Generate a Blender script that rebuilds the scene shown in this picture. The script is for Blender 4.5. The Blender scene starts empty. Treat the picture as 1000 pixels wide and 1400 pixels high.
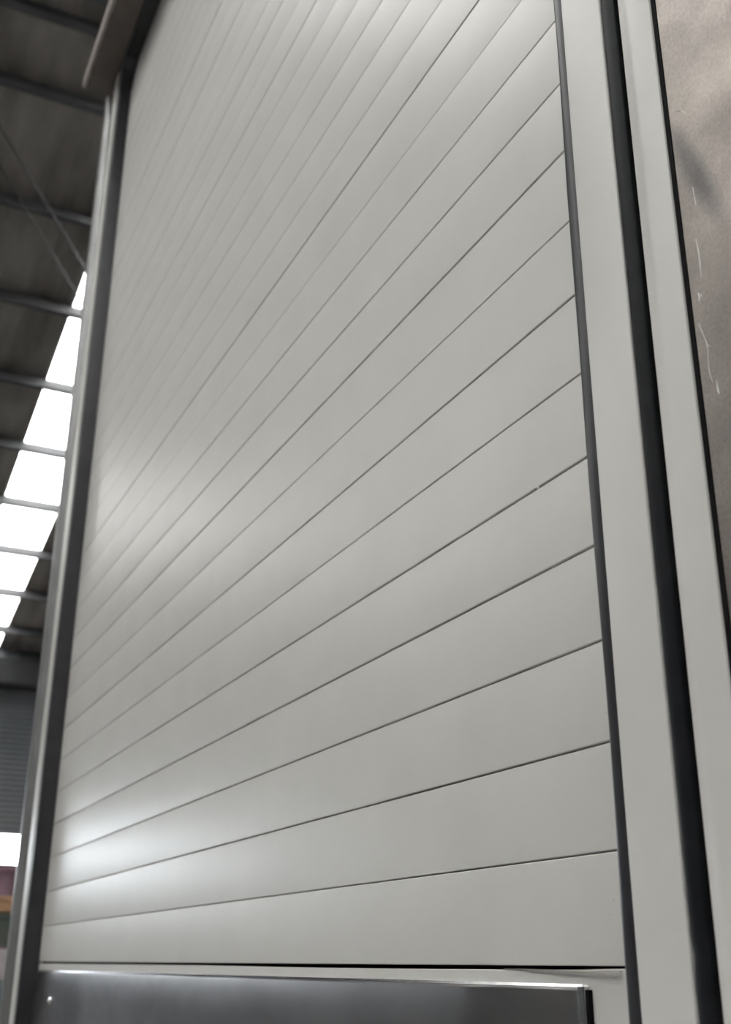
import bpy, math, random
from mathutils import Matrix, Vector
random.seed(7)
scene = bpy.context.scene
col = scene.collection

# ------------------------------------------------------------------ camera
F_PX = 1530.58
cam_d = bpy.data.cameras.new('camera')
cam_d.sensor_fit = 'VERTICAL'
cam_d.sensor_height = 36.0
cam_d.sensor_width = 36.0
cam_d.lens = F_PX * 36.0 / 1400.0
cam_d.clip_start = 0.02
cam_d.clip_end = 400
cam_d.dof.use_dof = True
cam_d.dof.focus_distance = 0.95
cam_d.dof.aperture_fstop = 8.6
cam = bpy.data.objects.new('camera', cam_d)
col.objects.link(cam)
RM = [[0.42950839, -0.33527951, -0.83851667],
      [0.90304833, 0.16473009, 0.396696],
      [0.00512489, -0.92760533, 0.37352655]]
m = Matrix.Identity(4)
for r in range(3):
    m[r][0] = RM[r][0]
    m[r][1] = -RM[r][1]
    m[r][2] = -RM[r][2]
m[0][3], m[1][3], m[2][3] = 0.0, -0.5, 1.5
cam.matrix_world = m
scene.camera = cam

# ------------------------------------------------------------------ overcast sky
world = bpy.data.worlds.new('overcast_sky')
scene.world = world
world.use_nodes = True
bg = world.node_tree.nodes['Background']
bg.inputs['Color'].default_value = (0.89, 0.95, 1.0, 1)
bg.inputs['Strength'].default_value = 15.0

vs = scene.view_settings
vs.view_transform = 'Standard'
vs.look = 'None'
vs.gamma = 1.0
vs.use_curve_mapping = False
vs.exposure = 0.0


# ------------------------------------------------------------------ materials
def principled(name, base, rough, metal=0.0, spec=0.5):
    mt = bpy.data.materials.new(name)
    mt.use_nodes = True
    b = mt.node_tree.nodes['Principled BSDF']
    b.inputs['Base Color'].default_value = (*base, 1)
    b.inputs['Roughness'].default_value = rough
    b.inputs['Metallic'].default_value = metal
    b.inputs['Specular IOR Level'].default_value = spec
    return mt, mt.node_tree, b


def noise_mix(nt, scale, c1, c2, lo=0.35, hi=0.65, detail=4, stretch=(1, 1, 1), out=None, rough=0.5):
    tc = nt.nodes.new('ShaderNodeTexCoord')
    mp = nt.nodes.new('ShaderNodeMapping')
    mp.inputs['Scale'].default_value = stretch
    nz = nt.nodes.new('ShaderNodeTexNoise')
    nz.inputs['Scale'].default_value = scale
    nz.inputs['Detail'].default_value = detail
    nz.inputs['Roughness'].default_value = rough
    rp = nt.nodes.new('ShaderNodeValToRGB')
    rp.color_ramp.elements[0].position = lo
    rp.color_ramp.elements[1].position = hi
    rp.color_ramp.elements[0].color = (*c1, 1)
    rp.color_ramp.elements[1].color = (*c2, 1)
    nt.links.new(tc.outputs['Object'], mp.inputs['Vector'])
    nt.links.new(mp.outputs['Vector'], nz.inputs['Vector'])
    nt.links.new(nz.outputs['Fac'], rp.inputs['Fac'])
    if out is not None:
        nt.links.new(rp.outputs['Color'], out)
    return nz, rp


def add_bump(nt, b, nz, strength, dist):
    bp = nt.nodes.new('ShaderNodeBump')
    bp.inputs['Strength'].default_value = strength
    bp.inputs['Distance'].default_value = dist
    nt.links.new(nz.outputs['Fac'], bp.inputs['Height'])
    nt.links.new(bp.outputs['Normal'], b.inputs['Normal'])


def mul_color(nt, a, bsock, out):
    mx = nt.nodes.new('ShaderNodeMix')
    mx.data_type = 'RGBA'
    mx.blend_type = 'MULTIPLY'
    mx.inputs['Factor'].default_value = 1.0
    nt.links.new(a, mx.inputs['A'])
    nt.links.new(bsock, mx.inputs['B'])
    nt.links.new(mx.outputs['Result'], out)


MAT = {}
# pale grey powder coat with faint mottling and fine dirt specks
mt, nt, b = principled('pale_paint', (0.6, 0.6, 0.56), 0.34, 0.0, 0.43)
_, r1 = noise_mix(nt, 9, (0.606, 0.594, 0.568), (0.645, 0.632, 0.605), 0.3, 0.7)
_, r2 = noise_mix(nt, 330, (0.6, 0.58, 0.56), (1, 1, 1), 0.185, 0.215, detail=1)
mul_color(nt, r1.outputs['Color'], r2.outputs['Color'], b.inputs['Base Color'])
MAT['paint'] = mt
mt, nt, b = principled('frame_paint', (0.63, 0.63, 0.59), 0.34)
_, r1 = noise_mix(nt, 14, (0.618, 0.606, 0.580), (0.652, 0.640, 0.612), 0.3, 0.7, out=b.inputs['Base Color'])
MAT['frame'] = mt
mt, nt, b = principled('seal_rubber', (0.03, 0.029, 0.031), 0.33)
noise_mix(nt, 30, (0.024, 0.024, 0.028), (0.034, 0.034, 0.038), out=b.inputs['Base Color'])
MAT['rubber'] = mt
mt, nt, b = principled('bulb_rubber', (0.008, 0.009, 0.011), 0.5, 0.0, 0.14)
noise_mix(nt, 40, (0.007, 0.008, 0.010), (0.012, 0.013, 0.015), out=b.inputs['Base Color'])
MAT['bulb'] = mt
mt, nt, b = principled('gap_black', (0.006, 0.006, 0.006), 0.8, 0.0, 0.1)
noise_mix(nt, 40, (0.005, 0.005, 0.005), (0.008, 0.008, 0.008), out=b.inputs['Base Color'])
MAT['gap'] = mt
# brushed stainless kick plate
mt, nt, b = principled('brushed_steel', (0.4, 0.39, 0.39), 0.3, 1.0)
nz, _ = noise_mix(nt, 5, (0.30, 0.288, 0.285), (0.40, 0.385, 0.38), 0.3, 0.7, detail=2, stretch=(1, 1, 3), out=b.inputs['Base Color'])
nz2, rr = noise_mix(nt, 20, (0.28, 0.28, 0.28), (0.36, 0.36, 0.36), 0.3, 0.7, detail=2, stretch=(1, 1, 2), out=b.inputs['Roughness'])
nzw, _ = noise_mix(nt, 4, (0, 0, 0), (1, 1, 1), detail=1, stretch=(1, 1, 1.5))
add_bump(nt, b, nzw, 0.12, 0.01)
MAT['steel'] = mt
mt, nt, b = principled('cut_edge_steel', (0.75, 0.75, 0.76), 0.2, 1.0)
noise_mix(nt, 120, (0.55, 0.55, 0.55), (0.8, 0.8, 0.81), out=b.inputs['Base Color'])
MAT['edge_steel'] = mt
# mottled warm sheet
mt, nt, b = principled('stained_sheet', (0.55, 0.5, 0.46), 0.42, 1.0)
_, r1 = noise_mix(nt, 14, (0.235, 0.21, 0.193), (0.335, 0.299, 0.273), 0.32, 0.68, detail=3)
nzf, r2 = noise_mix(nt, 420, (0.78, 0.78, 0.78), (1.0, 1.0, 1.0), 0.3, 0.7, detail=3)
mx0 = nt.nodes.new('ShaderNodeMix')
mx0.data_type = 'RGBA'
mx0.blend_type = 'MULTIPLY'
mx0.inputs['Factor'].default_value = 1.0
nt.links.new(r1.outputs['Color'], mx0.inputs['A'])
nt.links.new(r2.outputs['Color'], mx0.inputs['B'])
# a slanting darker patch on the sheet
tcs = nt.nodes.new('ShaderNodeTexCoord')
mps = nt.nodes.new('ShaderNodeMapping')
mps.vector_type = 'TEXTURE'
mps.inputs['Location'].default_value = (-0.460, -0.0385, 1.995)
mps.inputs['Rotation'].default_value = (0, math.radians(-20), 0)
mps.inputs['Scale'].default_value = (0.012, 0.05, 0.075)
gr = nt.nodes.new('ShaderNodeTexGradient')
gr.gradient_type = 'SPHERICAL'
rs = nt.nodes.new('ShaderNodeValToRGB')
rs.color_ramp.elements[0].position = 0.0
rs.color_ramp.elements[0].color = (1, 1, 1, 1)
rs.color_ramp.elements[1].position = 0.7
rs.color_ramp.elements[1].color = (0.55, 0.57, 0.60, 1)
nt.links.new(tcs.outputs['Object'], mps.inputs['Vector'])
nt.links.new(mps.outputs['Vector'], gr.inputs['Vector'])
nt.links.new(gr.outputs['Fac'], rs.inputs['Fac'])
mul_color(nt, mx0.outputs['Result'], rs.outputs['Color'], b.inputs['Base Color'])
noise_mix(nt, 30, (0.34,) * 3, (0.5,) * 3, out=b.inputs['Roughness'])
add_bump(nt, b, nzf, 0.12, 0.0006)
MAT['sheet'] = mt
mt, nt, b = principled('scratch_mark', (0.85, 0.83, 0.8), 0.5, 0.3)
noise_mix(nt, 200, (0.7, 0.68, 0.65), (0.9, 0.88, 0.85), out=b.inputs['Base Color'])
MAT['scratch'] = mt
mt, nt, b = principled('hood_metal', (0.11, 0.09, 0.08), 0.4, 0.0)
noise_mix(nt, 10, (0.085, 0.07, 0.062), (0.12, 0.10, 0.09), out=b.inputs['Base Color'])
MAT['hood'] = mt
mt, nt, b = principled('hood_lip_metal', (0.4, 0.35, 0.33), 0.4, 0.3)
noise_mix(nt, 20, (0.36, 0.32, 0.30), (0.44, 0.39, 0.37), out=b.inputs['Base Color'])
MAT['lip'] = mt
mt, nt, b = principled('anodised_profile', (0.3, 0.3, 0.3), 0.35, 0.5)
noise_mix(nt, 12, (0.24, 0.24, 0.24), (0.3, 0.3, 0.3), out=b.inputs['Base Color'])
MAT['alu'] = mt
# building
mt, nt, b = principled('roof_sheet_metal', (0.2, 0.19, 0.175), 0.6)
noise_mix(nt, 2.2, (0.11, 0.10, 0.09), (0.27, 0.255, 0.24), 0.3, 0.7, stretch=(0.35, 1, 1), out=b.inputs['Base Color'])
MAT['roof'] = mt
mt, nt, b = principled('purlin_steel', (0.06, 0.062, 0.068), 0.6)
noise_mix(nt, 3, (0.05, 0.052, 0.057), (0.075, 0.077, 0.083), out=b.inputs['Base Color'])
MAT['purlin'] = mt
mt, nt, b = principled('wall_cladding', (0.1, 0.11, 0.115), 0.7)
noise_mix(nt, 2, (0.045, 0.05, 0.055), (0.065, 0.07, 0.075), out=b.inputs['Base Color'])
wv = nt.nodes.new('ShaderNodeTexWave')
wv.bands_direction = 'Y'
wv.inputs['Scale'].default_value = 1.6
tcw = nt.nodes.new('ShaderNodeTexCoord')
nt.links.new(tcw.outputs['Object'], wv.inputs['Vector'])
add_bump(nt, b, wv, 0.6, 0.03)
MAT['wall'] = mt
mt, nt, b = principled('roller_curtain', (0.2, 0.22, 0.24), 0.55)
noise_mix(nt, 2, (0.12, 0.135, 0.15), (0.16, 0.175, 0.19), out=b.inputs['Base Color'])
MAT['roller'] = mt
mt, nt, b = principled('concrete', (0.3, 0.29, 0.27), 0.8)
noise_mix(nt, 1.5, (0.15, 0.145, 0.138), (0.21, 0.203, 0.192), detail=8, out=b.inputs['Base Color'])
MAT['floor'] = mt
mt, nt, b = principled('yard', (0.34, 0.33, 0.31), 0.9)
noise_mix(nt, 0.6, (0.3, 0.29, 0.27), (0.38, 0.37, 0.35), detail=8, out=b.inputs['Base Color'])
MAT['yard'] = mt
# translucent roof light sheet
mt = bpy.data.materials.new('translucent_sheet')
mt.use_nodes = True
nt = mt.node_tree
nt.nodes.remove(nt.nodes['Principled BSDF'])
tr = nt.nodes.new('ShaderNodeBsdfTransparent')
tl = nt.nodes.new('ShaderNodeBsdfTranslucent')
tr.inputs['Color'].default_value = (0.905, 0.848, 0.785, 1)
noise_mix(nt, 3, (0.77, 0.71, 0.65), (0.86, 0.80, 0.74), out=tl.inputs['Color'])
mx = nt.nodes.new('ShaderNodeMixShader')
mx.inputs[0].default_value = 0.35
nt.links.new(tr.outputs[0], mx.inputs[1])
nt.links.new(tl.outputs[0], mx.inputs[2])
nt.links.new(mx.outputs[0], nt.nodes['Material Output'].inputs['Surface'])
MAT['skylight'] = mt


def plastic(name, c):
    mt, nt, b = principled(name, c, 0.5)
    noise_mix(nt, 5, tuple(v * 0.85 for v in c), tuple(min(1, v * 1.1) for v in c), out=b.inputs['Base Color'])
    return mt


# ------------------------------------------------------------------ helpers
def link_mesh(name, verts, faces, mat, parent=None, smooth=False):
    me = bpy.data.meshes.new(name)
    me.from_pydata(verts, [], faces)
    me.materials.append(mat)
    if smooth:
        for p in me.polygons:
            p.use_smooth = True
    me.update()
    o = bpy.data.objects.new(name, me)
    col.objects.link(o)
    if parent is not None:
        o.parent = parent
        o.matrix_parent_inverse = parent.matrix_world.inverted()
    return o


def thing(name, label, cat, loc=(0, 0, 0), group=None):
    o = bpy.data.objects.new(name, None)
    col.objects.link(o)
    o.matrix_world = Matrix.Translation(loc)
    o['label'] = label
    o['category'] = cat
    if group:
        o['group'] = group
    return o


def structure(o):
    o['kind'] = 'structure'
    return o


def box_geo(x0, x1, y0, y1, z0, z1):
    v = [(x0, y0, z0), (x1, y0, z0), (x1, y1, z0), (x0, y1, z0), (x0, y0, z1), (x1, y0, z1), (x1, y1, z1), (x0, y1, z1)]
    f = [(0, 3, 2, 1), (4, 5, 6, 7), (0, 1, 5, 4), (1, 2, 6, 5), (2, 3, 7, 6), (3, 0, 4, 7)]
    return v, f


def boxes(name, lst, mat, parent=None, bevel=0.0):
    V, Fc = [], []
    for bx in lst:
        v, f = box_geo(*bx)
        n = len(V)
        V += v
        Fc += [tuple(i + n for i in q) for q in f]
    o = link_mesh(name, V, Fc, mat, parent)
    if bevel:
        md = o.modifiers.new('bevel', 'BEVEL')
        md.width = bevel
        md.segments = 3
        md.limit_method = 'ANGLE'
        for p in o.data.polygons:
            p.use_smooth = True
        wn = o.modifiers.new('wn', 'WEIGHTED_NORMAL')
        wn.keep_sharp = False
    return o


def extrude(name, prof, axis, a0, a1, mat, parent=None, cuts=1, wob=None, angle=35):
    """prof: closed list of 2D points. axis 'z': (x,y) swept in z; axis 'x': (y,z) swept in x."""
    n = len(prof)
    V, Fc = [], []
    for i in range(cuts + 1):
        t = a0 + (a1 - a0) * i / cuts
        for p in prof:
            d = wob(t, p) if wob else (0, 0)
            q = (p[0] + d[0], p[1] + d[1])
            V.append((q[0], q[1], t) if axis == 'z' else (t, q[0], q[1]))
    for i in range(cuts):
        for j in range(n):
            k = (j + 1) % n
            Fc.append((i * n + j, i * n + k, (i + 1) * n + k, (i + 1) * n + j))
    Fc.append(tuple(reversed(range(n))))
    Fc.append(tuple(range(cuts * n, cuts * n + n)))
    o = link_mesh(name, V, Fc, mat, parent, True)
    import bmesh
    bm = bmesh.new()
    bm.from_mesh(o.data)
    bmesh.ops.recalc_face_normals(bm, faces=bm.faces)
    for e in bm.edges:
        if len(e.link_faces) == 2 and e.calc_face_angle(0) > math.radians(angle):
            e.smooth = False
    bm.to_mesh(o.data)
    bm.free()
    return o


def tube(name, p0, p1, r, mat, parent=None, n=8):
    p0, p1 = Vector(p0), Vector(p1)
    d = (p1 - p0).normalized()
    a = d.orthogonal().normalized()
    bb = d.cross(a)
    V = []
    for p in (p0, p1):
        for i in range(n):
            t = 2 * math.pi * i / n
            V.append(tuple(p + a * (r * math.cos(t)) + bb * (r * math.sin(t))))
    Fc = [(i, (i + 1) % n, n + (i + 1) % n, n + i) for i in range(n)]
    Fc += [tuple(reversed(range(n))), tuple(range(n, 2 * n))]
    return link_mesh(name, V, Fc, mat, parent)


def rounded(x0, x1, y0, y1, r, corners, seg=5):
    """profile rectangle; y0 is the front (smaller y). corners: which of 'fl','fr','bl','br' are rounded."""
    pts = []
    spec = [('fl', x0, y0, 180), ('fr', x1, y0, 270), ('br', x1, y1, 0), ('bl', x0, y1, 90)]
    for nm, x, y, a in spec:
        if nm in corners:
            cx = x + r if 'l' in nm else x - r
            cy = y + r if nm[0] == 'f' else y - r
            for i in range(seg + 1):
                t = math.radians(a + 90 * i / seg)
                pts.append((cx + r * math.cos(t), cy + r * math.sin(t)))
        else:
            pts.append((x, y))
    return pts


# ------------------------------------------------------------------ building shell
RIDGE_X, EAVE_X, RIGHT_X = -6.3, -17.4, 4.8
Y0, Y1 = -9.0, 7.0
SL = 0.171


def zroof(x):
    return 8.86 + SL * x if x < RIDGE_X else 8.86 + SL * RIDGE_X - SL * (x - RIDGE_X)


structure(boxes('floor', [(EAVE_X, RIGHT_X, Y0, Y1, -0.12, 0.0)], MAT['floor']))
structure(boxes('ground', [(-90, 70, -80, 80, -0.4, -0.12)], MAT['yard']))
ceiling = bpy.data.objects.new('ceiling', None)
col.objects.link(ceiling)
structure(ceiling)
W = 0.65
SKY_Y = {0.89, }
# lanes of roofing, one sheet wide each, left-slope skylights at every sixth lane
y = 0.89 - W * 15
lane = -15
while y < Y1:
    segs = [(EAVE_X - 0.3, -14.0, lane == 0 or lane > 5), (-14.0, -12.0, lane % 6 == 0), (-12.0, RIDGE_X, lane == 0 or lane in (6, -12)),
            (RIDGE_X, -5.45, False), (-5.45, RIGHT_X + 0.3, lane % 3 == 0)]  # extra unseen skylights on the right slope, added to brighten the door
    for xa, xb, is_sky in segs:
        V, Fc = [], []
        nr = 13
        for i in range(nr):
            yy = y + W * i / (nr - 1)
            ph = (i % 4)
            dz = (0.0, 0.02, 0.02, 0.0)[ph]
            for xx in (xa, xb):
                V.append((xx, yy, zroof(xx) + 0.03 + dz))
        for i in range(nr - 1):
            Fc.append((2 * i, 2 * i + 1, 2 * i + 3, 2 * i + 2))
        o = link_mesh('skylight_panel' if is_sky else 'roof_sheet', V, Fc, MAT['skylight'] if is_sky else MAT['roof'], ceiling)  # skylight panels on the right slope are added, unseen
    y += W
    lane += 1


def purlin(x, w=0.06, h=0.125):
    z = zroof(x) + 0.02
    t = 0.012
    boxes('roof_purlin', [(x - t, x, Y0, Y1, z - h, z), (x, x + w, Y0, Y1, z - h, z - h + t), (x - w, x - t, Y0, Y1, z - t, z),
                          (x + w - t, x + w, Y0, Y1, z - h + t, z - h + 0.03)], MAT['purlin'], ceiling)


for k in range(9):
    purlin(-(7.08 + 1.183 * k))
purlin(-6.42)
purlin(-6.1)
for k in range(9):
    purlin(-5.3 + 1.183 * k)
# portal rafters
for yy in (Y0 + 0.1, -4.4, 3.6, Y1 - 0.1):
    for xa, xb in ((EAVE_X, RIDGE_X), (RIDGE_X, RIGHT_X)):
        za, zb = zroof(xa) - 0.18, zroof(xb) - 0.18
        V = []
        for xx, zz in ((xa, za), (xb, zb)):
            V += [(xx, yy - 0.08, zz - 0.36), (xx, yy + 0.08, zz - 0.36), (xx, yy + 0.08, zz), (xx, yy - 0.08, zz)]
        Fc = [(0, 1, 2, 3), (7, 6, 5, 4), (0, 4, 5, 1), (1, 5, 6, 2), (2, 6, 7, 3), (3, 7, 4, 0)]
        link_mesh('rafter', V, Fc, MAT['purlin'], ceiling)
# roof bracing rods under the purlins
tube('brace_rod', (-6.9, -0.45, zroof(-6.9) - 0.22), (-9.6, 1.55, zroof(-9.6) - 0.22), 0.009, MAT['purlin'], ceiling)
tube('brace_rod', (-6.9, -0.62, zroof(-6.9) - 0.25), (-9.6, 1.30, zroof(-9.6) - 0.25), 0.008, MAT['purlin'], ceiling)

# end wall with the roller door opening
OY0, OY1, OZ = -5.6, 3.1, 5.25
wl = boxes('wall_left', [(EAVE_X - 0.15, EAVE_X, Y0, OY0, 0, 5.9), (EAVE_X - 0.15, EAVE_X, OY1, Y1, 0, 5.9),
                         (EAVE_X - 0.15, EAVE_X, OY0, OY1, OZ, 5.9)], MAT['wall'])
structure(wl)
structure(boxes('wall_back', [(EAVE_X, RIGHT_X, Y1, Y1 + 0.15, 0, 7.8)], MAT['wall']))
structure(boxes('wall_right', [(RIGHT_X, RIGHT_X + 0.15, Y0, Y1, 0, 6.9)], MAT['wall']))
structure(boxes('wall_front', [(EAVE_X, RIGHT_X, Y0 - 0.15, Y0, 0, 7.8)], MAT['wall']))

rd = thing('roller_door', 'grey ribbed roller door rolled part way up in the far end wall', 'roller door', (EAVE_X, -1.2, 0))
V, Fc = [], []
zb, zt = 3.26, 5.3
ns = int((zt - zb) / 0.0375)
for i in range(ns + 1):
    zz = zb + (zt - zb) * i / ns
    xx = EAVE_X + 0.06 + (0.035 if i % 2 else 0.0)
    V += [(xx, OY0 - 0.05, zz), (xx, OY1 + 0.05, zz)]
for i in range(ns):
    Fc.append((2 * i, 2 * i + 1, 2 * i + 3, 2 * i + 2))
link_mesh('curtain', V, Fc, MAT['roller'], rd)
boxes('bottom_bar', [(EAVE_X + 0.03, EAVE_X + 0.1, OY0 - 0.05, OY1 + 0.05, zb - 0.07, zb)], MAT['roller'], rd)
boxes('drum_cover', [(EAVE_X + 0.0, EAVE_X + 0.42, OY0 - 0.1, OY1 + 0.1, zt - 0.02, zt + 0.42)], plastic('drum_cover_paint', (0.02, 0.021, 0.023)), rd, 0.05)
for yy in (OY0 - 0.08, OY1 + 0.02):
    boxes('guide', [(EAVE_X + 0.0, EAVE_X + 0.12, yy, yy + 0.06, 0, zt)], MAT['purlin'], rd)


# stacked crates standing in the opening
def crate(z0, h, matc, label, dx=0, dy=0):
    cx, cy, hw, hd = EAVE_X + 1.0 + dx, 2.0 + dy, 0.45, 0.75
    t = thing('storage_crate', label, 'crate', (cx, cy, z0), 'crates stacked by the roller door')
    x0, x1, y0, y1 = cx - hw, cx + hw, cy - hd, cy + hd
    w = 0.03
    boxes('body', [(x0, x1, y0, y1, z0 + 0.03, z0 + 0.06), (x0, x0 + w, y0, y1, z0 + 0.06, z0 + h - 0.03), (x1 - w, x1, y0, y1, z0 + 0.06, z0 + h - 0.03),
                   (x0 + w, x1 - w, y0, y0 + w, z0 + 0.06, z0 + h - 0.03), (x0 + w, x1 - w, y1 - w, y1, z0 + 0.06, z0 + h - 0.03)], matc, t)
    e = 0.025
    boxes('rim', [(x0 - e, x1 + e, y0 - e, y0 + w, z0 + h - 0.06, z0 + h), (x0 - e, x1 + e, y1 - w, y1 + e, z0 + h - 0.06, z0 + h),
                  (x0 - e, x0 + w, y0 + w, y1 - w, z0 + h - 0.06, z0 + h), (x1 - w, x1 + e, y0 + w, y1 - w, z0 + h - 0.06, z0 + h)], matc, t, 0.008)
    for i in range(5):
        yy = y0 + 0.15 + i * 0.3
        boxes('rib', [(x1, x1 + 0.02, yy - 0.02, yy + 0.02, z0 + 0.05, z0 + h - 0.06)], matc, t)
    for sx in (x0, x1 - 0.1):
        for sy in (y0, y1 - 0.1):
            boxes('foot', [(sx, sx + 0.1, sy, sy + 0.1, z0, z0 + 0.03)], matc, t)


crate(0.0, 0.62, plastic('slate_plastic', (0.12, 0.15, 0.17)), 'slate grey crate on the floor, lowest of the stack', 0.0, 0.02)
crate(0.62, 0.62, plastic('teal_plastic', (0.16, 0.21, 0.22)), 'dull teal crate second from the floor in the stack', 0.02, -0.01)
crate(1.24, 0.40, plastic('pinkgrey_plastic', (0.42, 0.37, 0.38)), 'pinkish grey crate in the middle of the stack', -0.02, 0.0)
crate(1.64, 0.42, plastic('darkgreen_plastic', (0.05, 0.06, 0.05)), 'blackish green crate just below the orange brown one', 0.0, 0.02)
crate(2.06, 0.22, plastic('orange_plastic', (0.35, 0.2, 0.1)), 'shallow orange brown crate below the maroon one', 0.01, -0.02)

# cargo containers just outside the opening, the navy one added to block light
def container(cx1, cy0, cy1, ch, matc, label):
    cx0 = cx1 - 2.44
    ct = thing('cargo_container', label, 'container', ((cx0 + cx1) / 2, (cy0 + cy1) / 2, -0.12), 'containers outside the roller door')
    for xs in (cx1 - 0.06, cx0 + 0.06):
        V, Fc = [], []
        nc = 44
        for i in range(nc + 1):
            yy = cy0 + 0.1 + (cy1 - cy0 - 0.2) * i / nc
            xx = xs + (0.02, 0.02, -0.02, -0.02)[i % 4]
            V += [(xx, yy, 0.1), (xx, yy, ch - 0.1)]
        for i in range(nc):
            Fc.append((2 * i, 2 * i + 2, 2 * i + 3, 2 * i + 1))
        link_mesh('corrugated_side', V, Fc, matc, ct)
    for yy in (cy0 + 0.02, cy1 - 0.06):
        boxes('end_panel', [(cx0 + 0.1, cx1 - 0.1, yy, yy + 0.04, 0.1, ch - 0.1)], matc, ct)
    boxes('roof_panel', [(cx0 + 0.08, cx1 - 0.08, cy0 + 0.08, cy1 - 0.08, ch - 0.06, ch - 0.02)], matc, ct)
    boxes('floor_panel', [(cx0 + 0.08, cx1 - 0.08, cy0 + 0.08, cy1 - 0.08, 0.06, 0.1)], matc, ct)
    for xs in (cx0, cx1 - 0.12):
        for ys in (cy0, cy1 - 0.12):
            boxes('corner_post', [(xs, xs + 0.12, ys, ys + 0.12, -0.12, ch)], matc, ct, 0.01)
        for zz in (-0.02, ch - 0.1):
            boxes('side_rail', [(xs, xs + 0.12, cy0 + 0.12, cy1 - 0.12, zz, zz + 0.1)], matc, ct)


container(EAVE_X - 1.46, -1.2, 4.86, 2.9, plastic('maroon_paint', (0.10, 0.045, 0.055)), 'dark maroon cargo container outside under the raised roller door')
container(EAVE_X - 1.46, -7.6, -1.54, 2.88, plastic('added_container_navy', (0.035, 0.04, 0.055)), 'unseen blackish blue container added outside to block light, beside the maroon one')  # unseen, added to limit the daylight reflected low in the door

# ------------------------------------------------------------------ the planked door
PITCH = 0.0745
ZB = 1.4988
XL, XR = -2.771, -0.612
door = thing('planked_door', 'tall pale grey door clad in horizontal interlocking metal planks', 'door', ((XL + XR) / 2, 0.02, 0.0))
NP = 35
FY = -0.036          # front plane of the surrounding frame


def plank_mesh(gap, i):
    h = PITCH - gap
    s = 0.0006
    pts = []
    nseg = 10
    ch = 0.0007
    pts.append((0.012, 0.0))
    pts.append((ch, 0.0))
    for j in range(nseg + 1):
        t = j / nseg
        zz = ch + (h - 2 * ch) * t
        pts.append((-s * 4 * t * (1 - t) - 0.0, zz))
    pts.append((ch, h))
    pts.append((0.012, h))
    return pts


gaps = [0.0012] + [random.choice((0.0008, 0.0010, 0.0011, 0.0012)) for _ in range(NP)]
for i, g in {1: .0013, 2: .0015, 3: .0017, 4: .0018, 5: .0018, 6: .0013, 7: .0013, 8: .0013, 9: .0013, 10: .0012, 11: .0009, 12: .0008, 16: .0007, 17: .0007}.items():
    gaps[i] = g
for k in range(NP):
    z0 = ZB + k * PITCH
    g = gaps[k + 1]
    pr = [(a, z0 + bz) for a, bz in plank_mesh(g, k)]
    tilt = random.uniform(-0.0004, 0.0004)
    pr = [(a + tilt, bz) for a, bz in pr]
    o = extrude('plank', pr, 'x', XL, XR, MAT['paint'], door, angle=30)
boxes('backing', [(XL, XR, 0.012, 0.03, 0.1, ZB + NP * PITCH)], MAT['gap'], door)
# bottom rail below the planks, slightly sagging top edge
V, Fc = [], []
n = 24
for i in range(n + 1):
    t = i / n
    x = XL + (XR - XL) * t
    zt = 1.4945 + 0.0022 * t - 0.0012 * math.sin(math.pi * min(1, max(0, (t - 0.55) / 0.45))) + (0.0012 if t > 0.97 else 0)
    V += [(x, 0.0, 0.12), (x, 0.0, zt - 0.0007), (x, 0.0007, zt), (x, 0.012, zt), (x, 0.012, 0.12)]
for i in range(n):
    for j in range(4):
        a = i * 5 + j
        Fc.append((a, a + 5, a + 6, a + 1))
Fc.append((4, 3, 2, 1, 0))
Fc.append(tuple(n * 5 + j for j in range(5)))
link_mesh('bottom_rail', V, Fc, MAT['paint'], door)
# torn slivers of the rail lip near the right end
for (xa, za), (xb, zb_), th in (((-0.80, 1.4962), (-0.652, 1.4948), 0.0009), ((-0.78, 1.4950), (-0.655, 1.4915), 0.0007)):
    V = [(xa, -0.0006, za), (xb, -0.0022, zb_), (xb, -0.0026, zb_ + th), (xa, -0.0008, za + 0.0003),
         (xa, 0.001, za), (xb, -0.0012, zb_), (xb, -0.0014, zb_ + th), (xa, 0.001, za + 0.0003)]
    Fc = [(0, 1, 2, 3), (7, 6, 5, 4), (0, 4, 5, 1), (1, 5, 6, 2), (2, 6, 7, 3), (3, 7, 4, 0)]
    o = link_mesh('bent_lip', V, Fc, MAT['paint'], door)
# blob of paint bridging one joint
V = []
px, pz, pr_ = -0.7194, ZB + 5 * PITCH - 0.0006, 0.0022
for a in range(3):
    rr_ = (1.0, 0.75, 0.35)[a]
    for i in range(8):
        t = 2 * math.pi * i / 8
        V.append((px + pr_ * rr_ * math.cos(t), 0.0008 - 0.0006 * a, pz + pr_ * 0.8 * rr_ * math.sin(t)))
Fc = []
for a in range(2):
    for i in range(8):
        k = (i + 1) % 8
        Fc.append((a * 8 + i, a * 8 + k, a * 8 + 8 + k, a * 8 + 8 + i))
Fc.append(tuple(range(16, 24)))
link_mesh('paint_blob', V, Fc, MAT['paint'], door, True)

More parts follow.
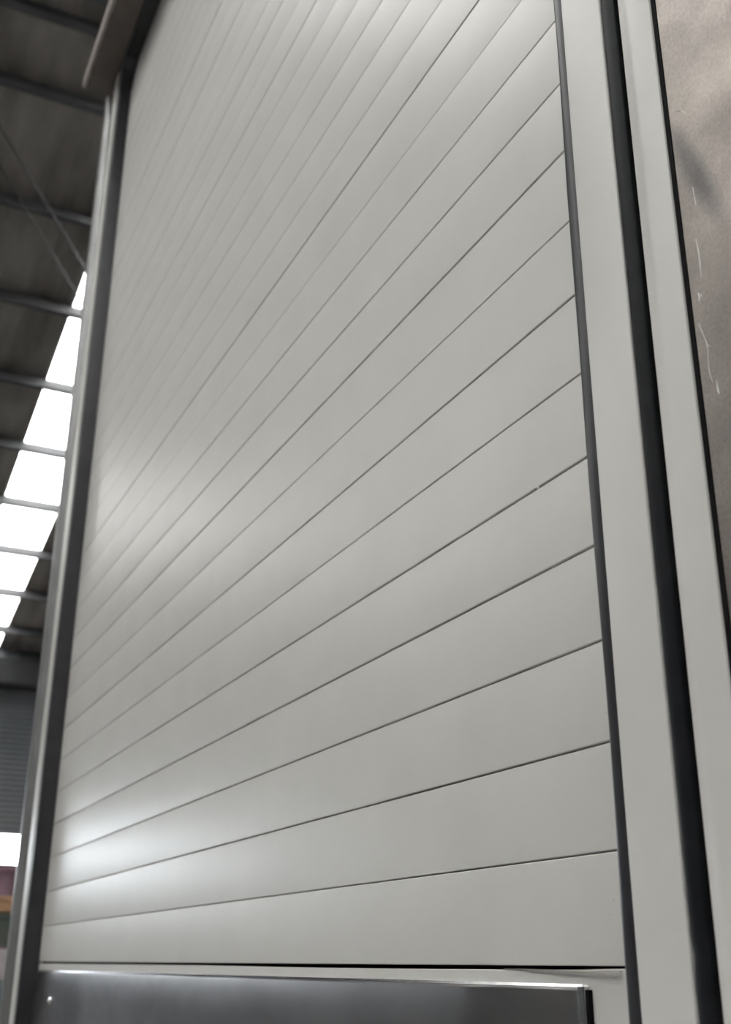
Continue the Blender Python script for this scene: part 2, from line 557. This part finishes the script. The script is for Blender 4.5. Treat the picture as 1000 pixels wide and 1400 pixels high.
# kick plate with folded edges and a fixing screw
KX0, KX1, KZ = -2.748, -0.691, 1.4865
V, Fc = [], []
rows = [(0.2, -0.0040), (KZ - 0.056, -0.0040)]
acc_y, zz = -0.0040, KZ - 0.056
for i in range(14):
    ang = math.radians(7.0 * ((i + 0.5) / 14) ** 1.3)
    zz += 0.004
    acc_y += 0.004 * math.tan(ang)
    rows.append((zz, acc_y))
dy = rows[-1][1] + 0.0012
rows = [(z, y - dy) for z, y in rows]
NX = 12
for z, y in rows:
    for i in range(NX + 1):
        t = i / NX
        x = KX0 + (KX1 - KX0) * t
        V.append((x, y, z - (0.006 * (1 - t) if z > 1 else 0)))
for r in range(len(rows) - 1):
    for i in range(NX):
        q = r * (NX + 1) + i
        Fc.append((q, q + 1, q + NX + 2, q + NX + 1))
kp = link_mesh('kick_plate', V, Fc, MAT['steel'], door, True)
sd = kp.modifiers.new('thickness', 'SOLIDIFY')
sd.thickness = 0.0008
sd.offset = -1
KY = rows[0][1]
kp['label'] = 'brushed steel kick plate'
extrude('folded_edge', rounded(KX1 - 0.0075, KX1, KY - 0.002, -0.0005, 0.0025, ('fl', 'fr')), 'z', 0.2, KZ - 0.001, MAT['edge_steel'], kp)
o = link_mesh('folded_edge', [(KX0, -0.0022, KZ - 0.0075), (KX1 - 0.006, -0.0022, KZ - 0.0015), (KX1 - 0.006, -0.0015, KZ + 0.0005), (KX0, -0.0015, KZ - 0.0055),
                              (KX0, -0.0002, KZ - 0.0075), (KX1 - 0.006, -0.0002, KZ - 0.0015), (KX1 - 0.006, -0.0002, KZ + 0.0005), (KX0, -0.0002, KZ - 0.0055)],
              [(0, 1, 2, 3), (7, 6, 5, 4), (0, 4, 5, 1), (1, 5, 6, 2), (2, 6, 7, 3), (3, 7, 4, 0)], MAT['edge_steel'], kp)
boxes('shadow_strip', [(KX1 + 0.0002, KX1 + 0.0030, -0.0035, 0.0002, 0.2, KZ - 0.003)], MAT['gap'], kp)  # black strip standing in for the shadow beside the plate edge
# screw head
def screw(x, z, parent):
    V, Fc = [], []
    prof = ((0.0075, KY + 0.0005), (0.0075, KY - 0.002), (0.0055, KY - 0.005), (0.0025, KY - 0.006))
    n = 12
    for r, yy in prof:
        for i in range(n):
            t = 2 * math.pi * i / n
            V.append((x + r * math.cos(t), yy, z + r * math.sin(t)))
    for a in range(len(prof) - 1):
        for i in range(n):
            k = (i + 1) % n
            Fc.append((a * n + i, (a + 1) * n + i, (a + 1) * n + k, a * n + k))
    Fc.append(tuple(reversed(range(3 * n, 4 * n))))
    return link_mesh('screw', V, Fc, MAT['edge_steel'], parent, True)


screw(-2.56, 1.424, kp)
# ------------------------------------------------------------------ frame around the door
ZT = 4.045
frame = thing('door_frame', 'pale door frame with black rubber seals around the planked door', 'door frame', (-1.68, -0.02, 0))
TOP = 4.20


def wob1(z, p):
    a = 0.0007 * math.sin(z * 9.0) + 0.0005 * math.sin(z * 23 + 1)
    if z < 1.62:
        a += -0.0015 * min(1, (1.62 - z) / 0.15)
    return (a if p[0] < -0.595 else 0.0, 0)


# near side
extrude('inner_seal', rounded(-0.6015, -0.5875, FY - 0.003, -0.0012, 0.005, ('fl', 'fr')), 'z', 0.1, ZT, MAT['rubber'], frame, 90, wob1)
extrude('post', rounded(-0.5870, -0.5380, FY - 0.004, 0.02, 0.0018, ('fl', 'fr')), 'z', 0.0, TOP, MAT['frame'], frame)
arc = [(-0.5378, 0.0)]
for i in range(11):
    t = math.pi * (1 - i / 10)
    arc.append((-0.5305 + 0.0072 * math.cos(t), FY - 0.001 - 0.0042 * math.sin(t)))
arc.append((-0.5233, 0.0))


def wob2(z, p):
    d = 0.0
    for zc, am in ((1.502, 0.0012), (1.487, -0.001), (1.512, -0.0008)):
        d += am * math.exp(-((z - zc) / 0.005) ** 2)
    return (d, abs(d) * 0.8) if p[1] < -0.02 else (0, 0)


extrude('bulb_seal', arc, 'z', 0.0, 1.45, MAT['bulb'], frame, 4)
extrude('bulb_seal', arc, 'z', 1.45, TOP, MAT['bulb'], frame, 300, wob2)
boxes('seal_channel', [(-0.5380, -0.5190, -0.012, 0.02, 0.0, TOP)], MAT['gap'], frame)
# outer profile with a soft bend
pp = [(-0.5190, 0.02), (-0.5190, FY + 0.001)]
for i in range(5):
    t = i / 4
    pp.append((-0.5190 + 0.0015 * t, FY + 0.001 - 0.0035 * math.sin(t * math.pi / 2)))
for i in range(1, 9):
    t = i / 8
    pp.append((-0.5175 + 0.014 * t, FY - 0.0025 - 0.0022 * (0.5 - 0.5 * math.cos(t * math.pi))))
pp += [(-0.4828, FY - 0.0047), (-0.4821, FY - 0.0044), (-0.4818, FY - 0.0037), (-0.4818, 0.02)]
extrude('outer_profile', pp, 'z', 0.0, TOP, MAT['frame'], frame, angle=40)

# far side: deep black seal return, then post, seal and rounded outer profile
extrude('inner_seal', rounded(-2.772, -2.750, FY - 0.002, -0.0012, 0.004, ('fr',)), 'z', 0.1, ZT, MAT['rubber'], frame, 60,
        lambda z, p: (0.0006 * math.sin(z * 7) if p[0] > -2.76 else 0, 0))
extrude('post', rounded(-2.826, -2.772, FY - 0.004, 0.02, 0.003, ('fl', 'fr')), 'z', 0.0, TOP, MAT['frame'], frame)
extrude('bulb_seal', rounded(-2.858, -2.826, FY + 0.004, 0.02, 0.006, ('fl', 'fr')), 'z', 0.0, TOP, MAT['bulb'], frame)
pr = []
for i in range(13):
    t = math.pi * (1 - i / 12)
    pr.append((-2.886 + 0.028 * math.cos(t), FY + 0.002 - 0.018 * math.sin(t)))
pr = [(-2.914, 0.02)] + pr + [(-2.858, 0.02)]
extrude('outer_profile', pr, 'z', 0.0, 4.04, MAT['alu'], frame)
# head
extrude('head_seal', rounded(FY - 0.004, -0.0012, ZT, ZT + 0.06, 0.004, ()), 'x', -2.771, -0.588, MAT['rubber'], frame)
V, Fc = [], []
cpts = [(-2.7495, ZT + 0.002), (-2.7495, ZT - 0.070), (-2.744, ZT - 0.066), (-2.736, ZT - 0.045), (-2.722, ZT - 0.02), (-2.700, ZT - 0.004), (-2.690, ZT + 0.002)]
for yy in (FY - 0.0015, -0.0005):
    V += [(x, yy, z) for x, z in cpts]
n = len(cpts)
Fc = [tuple(range(n)), tuple(reversed(range(n, 2 * n)))] + [(i, n + i, n + (i + 1) % n, (i + 1) % n) for i in range(n)]
link_mesh('seal_corner', V, Fc, MAT['rubber'], frame)
boxes('head_profile', [(-2.771, -0.588, 0.0, 0.05, 4.108, TOP)], MAT['frame'], frame)
hd = boxes('hood', [(-2.885, -0.38, -0.116, FY - 0.005, 4.052, 4.064)], MAT['hood'], frame)
hd['label'] = 'dark brown metal hood over the door head'
boxes('hood_lip', [(-2.887, -0.378, -0.128, -0.116, 4.047, 4.085)], MAT['lip'], hd, 0.004)
boxes('hood_back', [(-2.771, -0.588, FY - 0.005, -0.001, 4.106, 4.20)], MAT['hood'], hd)

# ------------------------------------------------------------------ body the door is set in
body = thing('steel_body', 'mottled tan steel body sheet with pale scratches beside the frame', 'steel body', (-1.67, 3.0, 0))
SX0, SX1 = -0.4778, -0.411
SY = -0.0385
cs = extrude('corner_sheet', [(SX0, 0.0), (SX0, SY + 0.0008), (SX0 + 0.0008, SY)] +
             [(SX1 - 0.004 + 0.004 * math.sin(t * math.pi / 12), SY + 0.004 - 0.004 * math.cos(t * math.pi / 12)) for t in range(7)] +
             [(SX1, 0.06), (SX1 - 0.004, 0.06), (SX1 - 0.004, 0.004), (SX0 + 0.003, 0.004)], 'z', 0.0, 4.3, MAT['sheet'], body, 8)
boxes('gap_strip', [(-0.4817, -0.4779, FY - 0.0030, 0.02, 0.0, TOP)], MAT['gap'], body)
boxes('side_panel', [(-0.44, -0.415, 0.06, 6.0, 0.0, 4.3)], MAT['frame'], body)
boxes('side_panel', [(-2.93, -2.90, 0.02, 6.0, 0.0, 4.2)], MAT['frame'], body)
boxes('back_panel', [(-2.90, -0.44, 5.97, 6.0, 0.0, 4.2)], MAT['frame'], body)
boxes('roof_panel', [(-2.93, -0.415, 0.05, 6.0, 4.2, 4.24)], MAT['frame'], body)


def ribbon(pts, w):
    V, Fc = [], []
    for i, (x, z) in enumerate(pts):
        ww = w * (0.35 if i in (0, len(pts) - 1) else 1.0)
        V += [(x - ww, SY - 0.00008, z), (x, SY - 0.0003, z), (x + ww, SY - 0.00008, z)]
    for i in range(len(pts) - 1):
        a = 3 * i
        Fc += [(a, a + 1, a + 4, a + 3), (a + 1, a + 2, a + 5, a + 4)]
    link_mesh('scratch', V, Fc, MAT['scratch'], cs)


ribbon([(-0.4665, 1.945), (-0.4655, 1.935), (-0.4655, 1.925), (-0.466, 1.915)], 0.0004)
ribbon([(-0.4705, 1.906), (-0.4695, 1.903), (-0.4703, 1.899)], 0.0006)
ribbon([(-0.468, 1.904), (-0.4675, 1.901)], 0.0005)
ribbon([(-0.4730, 1.884), (-0.4712, 1.877), (-0.4685, 1.868), (-0.4680, 1.862), (-0.4692, 1.851), (-0.4690, 1.845), (-0.4672, 1.838)], 0.00018)
ribbon([(-0.4680, 1.866), (-0.4655, 1.863)], 0.0003)
ribbon([(-0.4640, 1.838), (-0.4638, 1.831), (-0.4632, 1.828)], 0.0006)
ribbon([(-0.472, 2.055), (-0.466, 2.052), (-0.461, 2.046)], 0.0003)
ribbon([(-0.4635, 1.985), (-0.4625, 1.970)], 0.0004)
